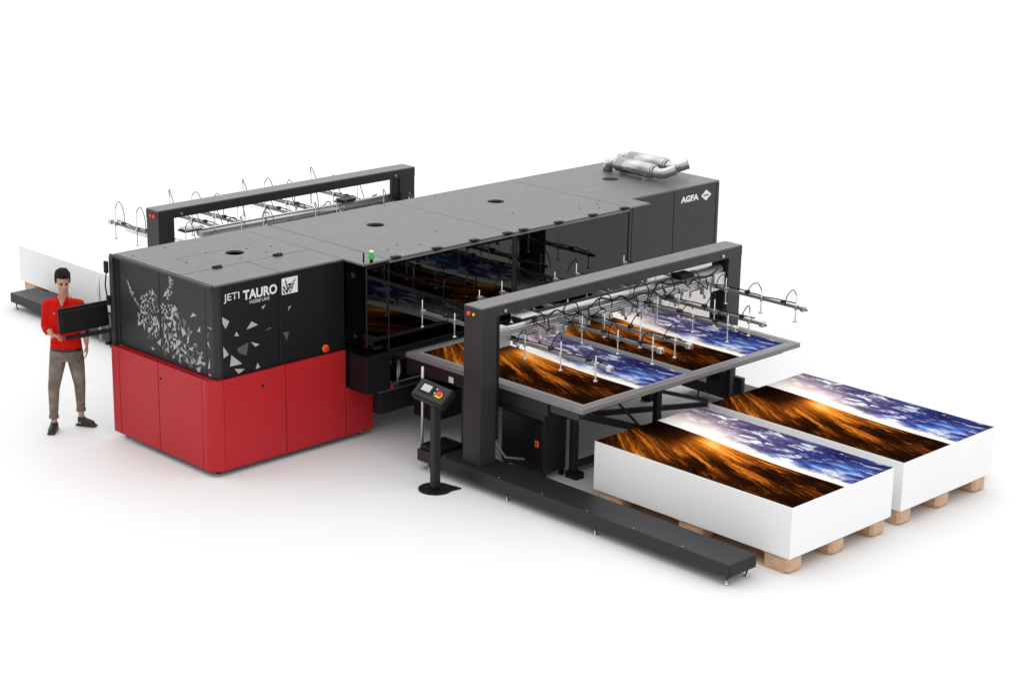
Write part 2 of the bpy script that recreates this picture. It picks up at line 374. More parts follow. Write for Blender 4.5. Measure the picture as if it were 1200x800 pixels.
# lettering
def text(name, body, x0, z0, h, wid, y, mat, parent, bold=0., shear=0.):
    c = bpy.data.curves.new(name, 'FONT'); c.body = body; c.size = 1; c.offset = bold; c.resolution_u = 4; c.extrude = .0; c.shear = shear
    tmp = bpy.data.objects.new(name, c); COL.objects.link(tmp)
    bpy.context.view_layer.update()
    me = bpy.data.meshes.new_from_object(tmp.evaluated_get(bpy.context.evaluated_depsgraph_get()))
    bpy.data.objects.remove(tmp)
    xs = [v.co.x for v in me.vertices]; ys = [v.co.y for v in me.vertices]
    sx = wid/(max(xs)-min(xs)); sy = h/(max(ys)-min(ys)); a = min(xs); d = min(ys)
    b2 = BM(); b2.from_mesh(me); bpy.data.meshes.remove(me)
    for v in b2.verts: v.co = Vector((x0+(v.co.x-a)*sx, y, z0+(v.co.y-d)*sy))
    return obj(name, b2, mat, parent)
text('lettering', 'JETI', .196, 1.806, .095, .195, .0462, 'letter', fd, .004)
text('lettering', 'TAURO', .437, 1.797, .103, .432, .0462, 'letter', fd, .034)
text('small_lettering', 'H3300 UHS', .52, 1.748, .036, .25, .0462, 'letter', fd)
# emblem tile with dark angular marks
bm = BM(); flat(bm, [(.93,1.765),(1.137,1.765),(1.137,1.938),(.93,1.938)], 'y', .0465)
em = obj('emblem', bm, 'letter', fd2)
bm = BM()
EM = ([(.985,1.925),(.972,1.895),(.985,1.872),(1.005,1.868),(.992,1.885),(.988,1.905)], [(1.112,1.918),(1.098,1.885),(1.062,1.872),(1.078,1.888),(1.100,1.905)],
      [(1.008,1.872),(1.060,1.872),(1.050,1.850),(1.020,1.850)], [(1.022,1.846),(1.048,1.846),(1.042,1.815),(1.030,1.806)], [(.975,1.868),(1.004,1.862),(1.014,1.848),(.985,1.848)],
      [(1.066,1.866),(1.096,1.870),(1.084,1.850),(1.056,1.850)], [(.990,1.842),(1.016,1.840),(1.024,1.806),(1.004,1.796)], [(1.055,1.842),(1.080,1.842),(1.066,1.812),(1.050,1.806)],
      [(.940,1.850),(.958,1.856),(.980,1.826),(.962,1.812)], [(.968,1.806),(.990,1.818),(1.012,1.786),(.996,1.772)], [(.940,1.822),(.955,1.806),(.975,1.775),(.950,1.775)], [(1.030,1.796),(1.062,1.800),(1.046,1.780),(1.022,1.778)])
for s in EM:
    flat(bm, s, 'y', .0448)
obj('emblem_marks', bm, 'black', em)

# roof: slabs, seams are the real gaps between them
RB = 1.73
def slab(poly, z0=H-.022, z1=H, mat='roof', name='roof_panel'):
    bm = BM(); fs = prism(bm, [(x, y, z0) for x, y in poly], (0, 0, z1-z0))
    bmesh.ops.bevel(bm, geom=[e for e in bm.edges], offset=.003, segments=1, affect='EDGES')
    return obj(name, bm, mat, P)
q = .0035
def ring_hole(poly_r, cx, cy, r=.102):
    """rectangular slab with a round vent hole, as real geometry"""
    x0, x1, y0, y1 = poly_r
    bm = BM(); n = 32; inn, outr = [], []
    for k in range(n):
        a = 2*PI*(k+.5)/n; dx, dy = math.cos(a), math.sin(a)
        tx = ((x1-cx)/dx) if dx > 0 else ((x0-cx)/dx); ty = ((y1-cy)/dy) if dy > 0 else ((y0-cy)/dy)
        t = min(tx, ty); outr.append((cx+dx*t, cy+dy*t)); inn.append((cx+r*dx, cy+r*dy))
    cor = [(x1, y1), (x0, y1), (x0, y0), (x1, y0)]
    for z, flip in ((H, False), (H-.022, True)):
        I = [bm.verts.new((*p, z)) for p in inn]; O = [bm.verts.new((*p, z)) for p in outr]
        for k in range(n):
            k2 = (k+1) % n; f = [I[k], O[k]]
            pa, pb = outr[k], outr[k2]
            for c in cor:
                if (abs(pa[0]-c[0]) < 1e-6 and abs(pb[1]-c[1]) < 1e-6 and abs(pa[1]-c[1]) > 1e-6) or (abs(pa[1]-c[1]) < 1e-6 and abs(pb[0]-c[0]) < 1e-6 and abs(pa[0]-c[0]) > 1e-6):
                    f.append(bm.verts.new((*c, z)))
            f += [O[k2], I[k2]]; bm.faces.new(f if not flip else f[::-1])
        if not flip: It = I
        else:
            for k in range(n): bm.faces.new((It[k], It[(k+1) % n], I[(k+1) % n], I[k]))
    # skirts
    for (a, c) in (((x0, y0), (x1, y0)), ((x1, y0), (x1, y1)), ((x1, y1), (x0, y1)), ((x0, y1), (x0, y0))):
        bm.faces.new([bm.verts.new(p) for p in ((*a, H-.022), (*c, H-.022), (*c, H), (*a, H))])
    return bm
def roofp(x0, x1, y0, y1, hole=None):
    if hole: o = obj('roof_panel', ring_hole((x0+q, x1-q, y0+q, y1-q), *hole), 'roof', P)
    else: o = slab([(x0+q, y0+q), (x1-q, y0+q), (x1-q, y1-q), (x0+q, y1-q)])
    return o
ra = roofp(.058, 1.725, .58, 1.765, (1.035, .972))
roofp(.058, .90, .02, .58); roofp(.90, 1.725, .02, .58)
roofp(1.725, 2.075, -.30, 1.765)
roofp(2.075, 3.908, -.30, RB, (2.994, .972)); roofp(3.908, 5.83, -.30, RB, (4.868, .963))
slab([(5.837, -.30+q), (6.21-q, -.30+q), (6.21-q, .017+q), (7.872, .017+q), (7.872, 1.73), (5.837, 1.73)], name='tower_roof')
bm = BM()
bmesh.ops.create_circle(bm, cap_ends=True, segments=32, radius=.102, matrix=Matrix.Translation((6.852, .95, H+.001)))
obj('vent_shade_disc', bm, 'seam', P)  # flat black disc painted as the shaded inside of a vent
obj('roof_underlay', B(.10, 7.84, .08, 1.70, H-.05, H-.030), 'seam', P)
obj('roof_underlay', B(1.80, 6.18, -.26, .079, H-.05, H-.030), 'seam', P)
# thin lip seen at the left edge of the roof
obj('roof_lip', B(.020, .052, .03, 1.80, H-.035, H-.003, bev=.004), 'tower', P)
# screws and small crease marks on the roof
for x, y in ((.80,1.16),(1.23,1.02),(.93,.74),(1.30,.78),(.40,.95),(.15,1.55),(.60,1.62),(1.50,.95),(2.75,-.05),(2.55,.10),(2.35,.02),(5.35,.05),(5.55,-.08),(5.7,.10),(5.48,.18),(3.7,1.62),(4.5,1.62),(3.3,.3),(4.6,.4)):
    obj('roof_screw', tube(BM(), [(x, y, H-.001), (x, y, H+.003)], .010, 10), 'seam', P)
obj('roof_crease', B(.42, 1.40, 1.147, 1.151, H-.001, H+.0007), 'black_soft', P)
obj('roof_crease', B(.418, .422, .95, 1.147, H-.001, H+.0007), 'black_soft', P)
for x, y in ((.518, .58), (1.301, .58)):
    h = obj('hinge', B(x-.045, x+.045, y-.035, y+.035, H, H+.016, bev=.005), 'rubber', P)
    obj('hinge_pin', tube(BM(), [(x-.05, y, H+.016), (x+.05, y, H+.016)], .009), 'rubber', h)
for x in (2.181, 2.767, 3.322, 3.83, 4.079, 4.644, 5.211, 5.75):
    h = obj('hinge', B(x-.048, x+.048, -.318, -.255, H-.012, H+.016, bev=.005), 'rubber', P)
    obj('hinge_pin', tube(BM(), [(x-.052, -.312, H+.008), (x+.052, -.312, H+.008)], .011), 'rubber', h)
obj('front_rail', B(2.08, 5.83, -.308, -.290, H-.040, H-.024, bev=.003), 'frame', P)

# projecting middle: dark end box, glass and lower boxes
GZ = 1.115
obj('end_box', B(1.80, 2.07, -.27, .045, GZ, H-.05), 'black', P)
def pane(name, x0, x1, y0, y1, z0, z1): return obj(name, B(x0, x1, y0, y1, z0, z1, bev=.002, seg=1), 'glass', P)
pane('glass_side_panel', 1.77, 1.778, -.29, .03, GZ, H-.03)
pane('glass_panel', 1.772, 2.070, -.300, -.292, GZ-.01, H-.045)
pane('glass_panel', 2.080, 3.900, -.300, -.292, 1.034, H-.045)
pane('glass_panel', 3.985, 5.815, -.300, -.292, 1.034, H-.045)
obj('glass_post', B(3.904, 3.981, -.298, -.26, 1.03, H-.03, bev=.004), 'black', P)
obj('glass_post', B(2.068, 2.082, -.298, -.26, 1.03, H-.03, bev=.003), 'black', P)
obj('glass_post', B(1.766, 1.776, -.304, -.292, GZ, H-.03), 'black_soft', P)
obj('bracket', B(1.88, 2.0, -.295, -.10, 1.060, GZ-.013, bev=.01), 'rubber', P)
obj('side_box', B(1.768, 2.10, -.300, -.004, .592, 1.0, bev=.004), 'black', P)
# button box on the dark end
obj('release_button', tube(BM(), [(1.762, -.09, 1.86), (1.77, -.09, 1.86)], .03, 16), 'tower', P)
obj('release_button', tube(BM(), [(1.762, -.12, 1.20), (1.77, -.12, 1.20)], .02, 16), 'tower', P)
# interior of the machine
obj('inner_wall', B(2.05, 6.15, 1.45, 1.50, .5, 1.95), 'black_soft', P)
obj('print_bridge', B(2.2, 6.1, .72, .92, 1.42, 1.75, bev=.01), 'black_soft', P)
obj('print_bed', B(2.1, 5.9, -.2, 1.4, .98, 1.028), 'black', P)
obj('print_carriage', B(4.6, 5.2, .45, .72, 1.32, 1.80, bev=.02), 'black', P)
# fascia under the glass, belt slot and bottom frame
obj('fascia', B(2.08, 5.9, -.305, -.24, .90, 1.030, bev=.004), 'black', P)
obj('belt_tray', B(2.12, 5.9, -.50, -.31, .958, .985, bev=.004), 'black', P)
obj('inner_panel', B(2.14, 6.2, .30, .33, .40, .95), 'black', P)
obj('bottom_beam', B(2.118, 6.2, -.10, .06, .243, .480, bev=.006), 'black_soft', P)
obj('beam_cover', B(2.12, 5.8, -.098, .04, .483, .497, bev=.002), 'frame', P)
obj('drive_box', B(2.45, 3.15, -.62, -.28, .22, .52, bev=.006), 'black', P)
bm = BM(); tube(bm, [(2.42+.0*k, -.02+0*k, .70) for k in (0,)]*1 or [], .01) if False else None
pts = [(2.36+.10*math.cos(a), -.06+.02*math.cos(a), .68+.15*math.sin(a)) for a in [2*PI*k/28 for k in range(29)]]
tube(bm, pts, .012, 8, cap=False); obj('cable_loop', bm, 'alu', P)
obj('cable_post', tube(BM(), [(2.40, -.075, .497), (2.40, -.075, .82)], .013, 12), 'alu', P)
obj('cable_clip', B(2.33, 2.50, -.10, -.05, .85, .875, bev=.005), 'magenta', P)
obj('cable_clip', B(2.26, 2.33, -.10, -.05, .50, .56, bev=.005), 'magenta', P)
obj('cable_clip', B(2.28, 2.36, -.12, -.07, .875, .905, bev=.005), 'alu', P)

# tower on the right
obj('tower_core', B(6.23, 7.84, .05, 1.70, .08, H-.03), 'seam', P)
panel('tower_panel', 5.835, 5.883, -.30, -.27, 1.03, H-.024, 'tower')
panel('tower_panel', 5.889, 6.205, -.30, -.27, .30, H-.024, 'tower'); panel('tower_side_panel', 6.18, 6.207, -.268, .012, .30, H-.024, 'tower')
panel('tower_panel', 6.212, 7.002, .017, .045, R1+.006, H-.024, 'tower')
td = panel('tower_door', 7.010, 7.805, .017, .045, R1+.006, H-.024, 'tower')
panel('tower_panel', 7.813, 7.872, .017, .045, .08, H-.024, 'tower')
panel('tower_side_panel', 7.846, 7.872, .05, 1.73, .08, H-.024, 'tower'); panel('tower_rear_panel', 1.8, 7.84, 1.702, 1.725, .35, H-.024, 'tower')
for a, c in ((6.212, 6.60), (6.607, 7.002), (7.010, 7.805)): panel('cream_panel', a, c, .017, .045, .10, R1, 'cream')
text('brand_lettering', 'AGFA', 7.13, 1.826, .082, .34, .0142, 'letter', td, .05)
bm = BM(); flat(bm, [(7.516,1.866),(7.614,1.935),(7.712,1.866),(7.614,1.797)], 'y', .0145)
dm = obj('brand_diamond', bm, 'letter', td)
text('diamond_lettering', 'AGFA', 7.562, 1.853, .026, .104, .0125, 'black', dm, .03)

# exhaust silencers lying on the tower roof
def silencer(x, ya, yb, z=H+.115):
    bm = tube(BM(), [(x, ya, z), (x, ya-.004, z), (x, yb+.004, z), (x, yb, z)], [.075, .092, .092, .075], 28)
    s = obj('exhaust_silencer', bm, 'steel', P)
    obj('clamp_ring', tube(BM(), [(x, ya+.03, z), (x, ya+.002, z)], .08, 24), 'alu', s)
    obj('clamp_ring', tube(BM(), [(x, yb-.002, z), (x, yb-.03, z)], .08, 24), 'alu', s)
    pts = [(x, yb-.03, z), (x, yb-.07, z-.012), (x+.01, yb-.11, z-.018), (x+.04, yb-.16, z-.008), (x+.08, yb-.21, z+.016), (x+.12, yb-.255, z+.040)]
    bm = tube(BM(), pts, .064, 22, cap=False)
    tube(bm, [pts[-1], (x+.127, yb-.263, z+.044)], .068, 22, cap=False)
    obj('exhaust_outlet', bm, 'steel', s)
    bm = BM(); c = Vector(pts[-1]); tube(bm, [c-Vector((.014, -.016, .008)), c-Vector((.010, -.012, .006))], .060, 20)
    obj('outlet_shade_disc', bm, 'seam', s)  # black disc in the pipe end stands for its shaded interior
    pts = [(x, ya+.03, z), (x, ya+.12, z), (x, ya+.17, z-.02), (x, ya+.19, z-.07), (x, ya+.19, H)]
    obj('inlet_elbow', tube(BM(), pts, .064, 22), 'steel', s)
    for yy in (ya-.08, yb+.08):
        bm = BM(); box(bm, x-.09, x+.09, yy-.012, yy+.012, H+.001, H+.03); box(bm, x-.012, x+.012, yy-.02, yy+.02, H+.001, z-.085)
        obj('bracket', bm, 'alu', s)
silencer(7.22, 1.14, .56); silencer(7.62, 1.30, .70)

# beacon light
bc = obj('signal_light', lathe(BM(), [(.018, 0), (.018, .03), (.024, .032)], (1.86, -.275, H), 18), 'rubber', P)
obj('lens', lathe(BM(), [(.026, .032), (.028, .036), (.028, .105), (.026, .108)], (1.86, -.275, H), 20), 'green', bc)
obj('cap', lathe(BM(), [(.026, .108), (.026, .120), (.018, .124)], (1.86, -.275, H), 20), 'letter', bc)
obj('antenna', tube(BM(), [(1.80, -.22, H), (1.80, -.22, H+.10)], .009, 8), 'rubber', P)

# rear left column with bracket and monitor arm
obj('rear_column', B(.03, .10, 1.770, 1.83, 1.0, 1.985, bev=.008), 'tower', P)
obj('rear_clamp', B(-.005, .028, 1.82, 1.88, 1.80, 1.93, bev=.01), 'rubber', P)
obj('rear_clamp', B(.0, .028, 1.81, 1.86, 1.45, 1.56, bev=.01), 'rubber', P)
obj('cable', tube(BM(), [(.01, 1.85, 1.80), (-.0, 1.86, 1.66), (.01, 1.84, 1.52)], .008, 8), 'rubber', P)
obj('rear_pipe', tube(BM(), [(.02, 2.02, 1.0), (.02, 2.02, 1.74)], .016, 10), 'alu', P)
ma = obj('monitor_arm', tube(BM(), [(.055, 1.85, .98), (.055, 1.85, 1.20)], .032, 16), 'rubber', P)
obj('arm_bar', obb(BM(), (-.175, 1.925, 1.150), (.255, -.075, .018), (.008, .026, 0), (0, 0, .018), .006), 'rubber', ma)
obj('clamp_knob', tube(BM(), [(-.02, 1.86, 1.03), (.03, 1.85, 1.03)], .020, 12), 'rubber', ma)
obj('swivel', tube(BM(), [(-.18, 1.95, 1.15), (-.18, 1.985, 1.19), (-.19, 2.01, 1.24)], .02, 12), 'rubber', ma)

# ------------------------------------------------------------------ monitor
# monitor back faces the camera; it faces the person
mc = Vector((-.185, 2.02, 1.315)); mx_ = Vector((.99, -.09, .012)).normalized(); mn = Vector((-.09, -.99, .10)).normalized()
mx_ = (mx_-mn*mx_.dot(mn)).normalized(); mu = mn.cross(mx_)*-1
if mu.z < 0: mu = -mu
Mo = thing('monitor', 'black flat monitor seen from behind, on the arm before the man in red', 'monitor', mc)
obj('housing', obb(BM(), mc, mx_*.290, mu*.137, mn*.018, .010), 'rubber', Mo)
obj('back_cover', obb(BM(), mc+mn*.026-mu*.01, mx_*.275, mu*.120, mn*.012, .011), 'rubber', Mo)
obj('screen', obb(BM(), mc-mn*.0195, mx_*.275, mu*.122, mn*.0015), 'seam', Mo)
obj('mount', obb(BM(), mc+mn*.042-mu*.045, mx_*.035, mu*.035, mn*.006, .004), 'rubber', Mo)
obj('port', obb(BM(), mc+mn*.039-mu*.085, mx_*.012, mu*.007, mn*.003), 'seam', Mo)

# ------------------------------------------------------------------ loading gantries
def gantry(front):
    s = 1 if front else -1; dx = 0 if front else .07
    def Y(y): return y if front else 1.90-y
    def bx(x0, x1, y0, y1, z0, z1, **k): return B(x0+dx, x1+dx, Y(y0), Y(y1), z0, z1, **k)
    yend = -5.27 if front else -5.03
    G = thing('loading_gantry', 'dark grey portal crane over the output table in front of the printer' if front else 'dark grey portal crane behind the printer next to the blank white stacks', 'gantry crane', (3.86, Y(-1.84), 0), 'gantry cranes either side of the printer')
    bb = obj('base_beam', bx(1.752, 2.145, yend, -1.115, .092, .218, bev=.006), 'black_soft', G)
    obj('base_beam', bx(5.72, 6.03, yend+.1, -1.3, .092, .218, bev=.006), 'black_soft', G)
    obj('end_cap', bx(1.765, 2.132, yend-.004, yend+.001, .1, .212), 'black', bb)
    bm = BM()
    for y in (-4.7, -4.1, -3.5, -2.9, -2.3, -1.5): lathe(bm, [(.008, 0), (.008, .005)], (1.78+dx, Y(y), .218), 8)
    obj('bolt', bm, 'alu', bb)
    obj('step_box', bx(1.78, 2.12, -1.42, -1.13, .218, .27, bev=.01), 'black', G)
    obj('post', bx(1.834, 2.06, -1.96, -1.714, .219, 1.76, bev=.004), 'tower', G)
    obj('post', bx(5.665, 5.889, -1.96, -1.714, .219, 1.76, bev=.004), 'tower', G)
    for x0, x1 in ((2.061, 2.072), (5.653, 5.664)):
        obj('lift_channel', bx(x0, x1, -1.90, -1.77, .3, 1.755, bev=.002), 'rubber', G)
    obj('cable_duct', bx(2.050, 2.088, -1.9655, -1.930, .46, 1.757, bev=.003), 'seam', G)
    if front:
        obj('cable_duct', tube(BM(), [(2.075, -1.935, .50), (2.075, -1.945, .42), (2.16, -2.0, .26), (2.32, -2.12, .235)], .014, 8), 'frame', G)
        obj('side_pole', tube(BM(), [(1.80, -1.14, .218), (1.80, -1.14, 1.10)], .015, 12), 'alu', G)
    cb = obj('crossbeam', bx(1.834, 5.889, -1.96, -1.714, 1.761, 1.876, bev=.004), 'roof', G)  # top left in the lighter tone, overhead sheen put into its colour
    obj('crossbeam_skin', bx(1.832, 5.891, -1.9625, -1.7115, 1.7585, 1.862, bev=.002), 'tower', cb)
    wl = obj('warning_lamp', tube(BM(), [(1.832+dx, Y(-1.79), 1.80), (1.812+dx, Y(-1.79), 1.80)], .020, 12), 'redlamp', G)
    obj('warning_lamp', tube(BM(), [(1.832+dx, Y(-1.86), 1.80), (1.816+dx, Y(-1.86), 1.80)], .014, 12), 'yellow' if front else 'redlamp', G)
    for x in (2.16, 5.55): obj('sensor_eye', tube(BM(), [(x+dx, -1.962 if front else 3.61, 1.80), (x+dx, -1.975 if front else 3.595, 1.80)], .017, 14), 'alu', G)
    for x, y in ((1.80, yend+.06), (2.09, yend+.06), (1.80, -3.6), (1.80, -2.4), (1.80, -1.25), (5.95, yend+.2), (5.8, -1.5)):
        obj('levelling_foot', lathe(BM(), [(.026, 0), (.026, .012), (.010, .018), (.010, .094)], (x+dx, Y(y), 0), 12), 'steel', G)
    # lifting rail
    dy = 0 if front else .25; dz = 0 if front else -.16
    rl = obj('lift_rail', bx(2.075, 5.650, -1.905, -1.80, 1.465+dz, 1.575+dz, bev=.012), 'alu', G)
    bm = BM()
    for zz in (1.495, 1.52, 1.545): box(bm, 2.09+dx, 5.63+dx, Y(-1.9075), Y(-1.904), zz-.003+dz, zz+.003+dz)
    obj('slot', bm, 'tower', rl)
    obj('vacuum_tube', tube(BM(), [(2.55+dx, Y(-1.88), 1.632+dz), (5.60+dx, Y(-1.88), 1.632+dz)], .055, 20), 'alu', G)
    for x in (2.18, 5.56): obj('carriage_block', bx(x-.10, x+.10, -1.93, -1.79, 1.40+dz, 1.60+dz, bev=.012), 'alu', G)
    for x in (2.45, 4.9):
        vb = obj('valve_box', bx(x-.11, x+.11, -2.02, -1.86, 1.690+dz, 1.715+dz, bev=.006), 'letter' if x < 3 else 'rubber', G)
        obj('valve_block', bx(x-.13, x+.10, -2.03, -1.87, 1.665+dz, 1.688+dz, bev=.006), 'rubber', vb)
    # supply hose snaking along the rail
    hp = [(2.55+dx+.03*k, Y(-1.96-.03*math.sin(k*.35)), 1.62+dz+.035*math.sin(k*.21)+.02*math.sin(k*.6)) for k in range(0, 98)]
    obj('supply_hose', tube(BM(), hp, .009, 8), 'rubber', G)
    for x in (2.7, 3.3, 4.05, 4.5, 5.2):
        a0 = [(x+dx-.1+.2*t, Y(-1.94-.10*math.sin(PI*t)), 1.60+dz-.10*math.sin(PI*t)+.02*math.sin(6*t)) for t in [k/12 for k in range(13)]]
        obj('short_hose', tube(BM(), a0, .007, 8), 'rubber', G)
    for x, rr_ in ((2.62, .07), (3.10, .10), (3.62, .085), (4.18, .11), (4.62, .08), (5.02, .10)):
        lp = [(x+dx+rr_*math.cos(a_)*.9, Y(-2.0+.04*math.sin(a_*.5)), 1.63+dz+rr_*.95*math.sin(a_)) for a_ in [-.9+k*.26 for k in range(22)]]
        obj('coiled_hose', tube(BM(), lp, .0065, 7), 'rubber', G)
    # cylinders and small gear under the rail
    for x in (2.38, 2.70, 2.95, 3.30, 3.65, 4.0, 4.20, 4.45, 4.80, 4.95, 5.3):
        bm = bx(x-.05, x+.06, -1.96, -1.90, 1.40+dz, 1.50+dz, bev=.008)
        tube(bm, [(x-.02+dx, Y(-1.95), 1.36+dz), (x-.02+dx, Y(-1.95), 1.44+dz)], .016, 10)
        box(bm, x+dx+.07, x+dx+.11, Y(-1.97), Y(-1.91), 1.42+dz, 1.47+dz, bev=.004)
        obj('cylinder_block', bm, 'alu', G)
    ca = 1.455 if front else 1.36; cz = 1.30 if front else 1.17
    cols = [2.30, 3.13, 3.47, 4.30, 4.65, 5.45]; cy = [-.58, -1.08, -1.58, -2.11, -2.61, -3.08]
    for i, x in enumerate(cols):
        x += dx
        ya = Y(-3.22 if i % 2 == 0 else -3.14)+dy; yb = Y(-.52)+dy
        bm = BM(); box(bm, x+.018, x+.052, min(ya, yb), max(ya, yb), ca-.016, ca+.016, bev=.004)
        A = obj('suction_arm', bm, 'frame', G)
        tip = ya-.01*s
        obj('end_clamp', B(x+.008, x+.062, tip-.03, tip+.03, ca-.030, ca+.030, bev=.008), 'alu', A)
        obj('tip', tube(BM(), [(x+.035, tip-.03*s, ca-.005), (x+.035, tip-.055*s, ca-.005)], .012, 10), 'tip', A)
        for j, y in enumerate(cy):
            yy = Y(y)+dy; zt = 1.56 if (i+j) % 2 else 1.60
            bm = BM(); lathe(bm, [(.026, 0), (.020, .010), (.009, .016), (.0065, .02), (.0065, zt-cz)], (x, yy, cz), 12)
            obj('suction_cup', bm, 'steel', A)
            bm = BM(); box(bm, x-.014, x+.04, yy-.014, yy+.014, ca-.02, ca+.032, bev=.004); pass
            obj('rod_clamp', bm, 'alu', A)
            if (not front) or j >= 3 or i % 2 == 0:
                hh = (.09 if not front else .07)+random.uniform(-.02, .04); w = random.uniform(.12, .2) if not front else random.uniform(.09, .17)
                sg = 1 if (i % 2 == 0) else -1
                pts = []
                for k in range(15):
                    t = k/14
                    pts.append((x+sg*w*.25*math.sin(PI*t), yy+s*w*(1-math.cos(PI*t))/2*1.15, zt-.01+hh*math.sin(PI*min(1, t*1.15))-max(0, t-.3)*(zt-ca-.0)*1.35))
                obj('air_hose', tube(BM(), pts, .0055, 7), 'rubber' if front else 'hose_grey', A)
        for k in range(5):
            yb_ = ya+(yb-ya)*(.10+.19*k)
            obj('hose_fitting', B(x+.012, x+.058, yb_-.028, yb_+.020, ca+.017, ca+.040+.012*(k % 2), bev=.004), ('rubber', 'tower')[k % 2], A)
        # hose lying along the arm
        pts = [(x+.035+.02*math.sin(k*.9), ya+(yb-ya)*k/26, ca+.026+.012*abs(math.sin(k*1.3))) for k in range(1, 26)]
        obj('arm_hose', tube(BM(), pts, .007, 7), 'rubber', A)
    # short cross struts under the arms, joining pairs
    for x0, x1 in ((2.30, 3.13), (3.47, 4.30), (4.65, 5.45)):
        obj('arm_strut', bx(x0, x1+.05, -1.845, -1.815, 1.43+dz, 1.463+dz, bev=.004), 'frame', G)
    return G
gantry(True); gantry(False)

# ------------------------------------------------------------------ tables
def print_sheet(name, x0, x1, y0, y1, z, parent, th=.003, label=None):
    """y0 = far end (u=0), y1 = near end (u=1)"""
    bm = BM(); box(bm, x0, x1, y1, y0, z, z+th)
    o = obj(name, bm, ['white', 'sunset'], parent, label)
    me = o.data; uvl = me.uv_layers.new(name='UVMap')
    ox = root_of(o).location if parent is not None else Vector()
    for p in me.polygons:
        if p.normal.z > .5: p.material_index = 1
        for li in p.loop_indices:
            v = me.vertices[me.loops[li].vertex_index].co
            uvl.data[li].uv = ((y0-(v.y+ox.y))/(y0-y1), ((v.x+ox.x)-x0)/(x1-x0))
    return o
def table(front):
    def Y(y): return y if front else 1.90-y
    ye = -3.115 if front else -2.1
    x0, x1, T = 2.088, 5.523, 1.060
    t = thing('sheet_table', 'wide grey framed table carrying two printed sunset sheets under the front gantry' if front else 'plain grey sheet table behind the printer under the rear gantry', 'table', (3.36, Y(-2.2), 0), 'sheet tables either side of the printer')
    def bx(a, b_, c, d, e, f, **k): return B(a, b_, Y(c), Y(d), e, f, **k)
    obj('tabletop', bx(x0+.09, x1-.09, ye+.09, -.556, T-.03, T-.006), 'tabletop', t)
    for a in ((x0, x0+.088, ye, -.556), (x1-.088, x1, ye, -.556), (x0+.0885, x1-.0885, ye, ye+.088), (x0+.0885, x1-.0885, -.63, -.556), (3.77, 3.835, ye+.0885, -.631)):
        obj('edge_frame', bx(*a, T-.05, T, bev=.004), 'frame', t)
    obj('side_skirt', bx(x0+.012, x0+.035, ye+.47 if front else ye+.1, -.58, T-.19, T-.052, bev=.003), 'black', t)
    if front:
        obj('side_skirt', bx(x0+.012, x0+.035, ye+.06, ye+.44, T-.13, T-.052, bev=.003), 'tower', t)
        obj('skirt_label', B(2.092, 2.0985, -1.29, -1.22, .89, .95), 'cream', t)
        bm = B(2.15, 5.45, -.60, -.50, .80, 1.0); obj('roller_unit', bm, 'black', t)
        obj('power_box', B(2.15, 2.55, -2.55, -1.6, .78, .90, bev=.008), 'black', t)
        obj('power_box_label', B(2.40, 2.54, -2.63, -2.555, .86, .88), 'letter', t)
    obj('cross_rail', bx(x0+.1, x1-.1, ye+.15, ye+.20, T-.13, T-.052, bev=.004), 'black_soft', t)
    ly = -2.38 if front else -1.6
    for x in (2.77, 4.05, 5.25):
        lg = obj('leg', bx(x-.035, x+.035, ly-.035, ly+.035, .07, T-.10, bev=.004), 'black_soft', t)
        obj('foot_plate', bx(x-.06, x+.06, ly-.10, ly+.06, .0, .068, bev=.006), 'rubber', lg)
    for x in (2.35, 5.25):
        lg = obj('leg', bx(x-.035, x+.035, -1.25, -1.18, .07, T-.10, bev=.004), 'black_soft', t)
        obj('foot_plate', bx(x-.06, x+.06, -1.28, -1.15, .0, .068, bev=.006), 'rubber', lg)
    obj('stretcher', bx(2.806, 5.21, ly-.03, ly+.03, .10, .16, bev=.004), 'black_soft', t)
    if front:
        obj('stretcher', B(2.2, 5.3, ly-.025, ly+.025, T-.24, T-.18, bev=.004), 'black_soft', t)
        obj('stretcher', B(2.4, 5.6, -1.5, -1.44, .60, .66, bev=.004), 'black_soft', t)
        for a, c, th in (((2.45, -2.2, .66), (5.10, -2.2, .23), .030), ((2.81, -2.38, .67), (4.00, -2.38, .21), .040), ((3.36, -2.43, .69), (3.80, -2.43, .27), .012),
                         ((3.9, -1.8, .66), (5.60, -1.8, .06), .022), ((3.2, -1.35, .42), (5.70, -1.35, .22), .040), ((4.1, -2.3, .82), (5.3, -1.5, .50), .025), ((2.35, -2.9, .90), (2.35, -1.6, .70), .025)):
            d = (Vector(c)-Vector(a)); L = d.length/2; d.normalize(); sd = d.cross(Vector((0, 0, 1))).normalized(); uu = sd.cross(d)
            obj('brace', obb(BM(), (Vector(a)+Vector(c))/2, d*L, sd*min(.018, th), uu*th, .004), 'black_soft', t)
        obj('gusset', B(5.64, 5.70, -2.25, -1.97, .219, .42, bev=.004), 'black_soft', t)
    return t
table(True); table(False)
for (x0, x1, lab) in ((2.225, 3.745, 'glossy sunset landscape print lying on the table, the one nearer the red cabinet'), (3.865, 5.39, 'glossy sunset landscape print lying on the table, the one at its far right edge')):
    o = print_sheet('printed_sheet', x0, x1, -.67, -3.0, 1.0545, None)
    # give it an origin on the table
    c = Vector(((x0+x1)/2, -1.85, 1.0545)); o.data.transform(Matrix.Translation(-c)); o.location = c
    o['label'] = lab; o['category'] = 'print'; o['group'] = 'printed sheets on the output table'

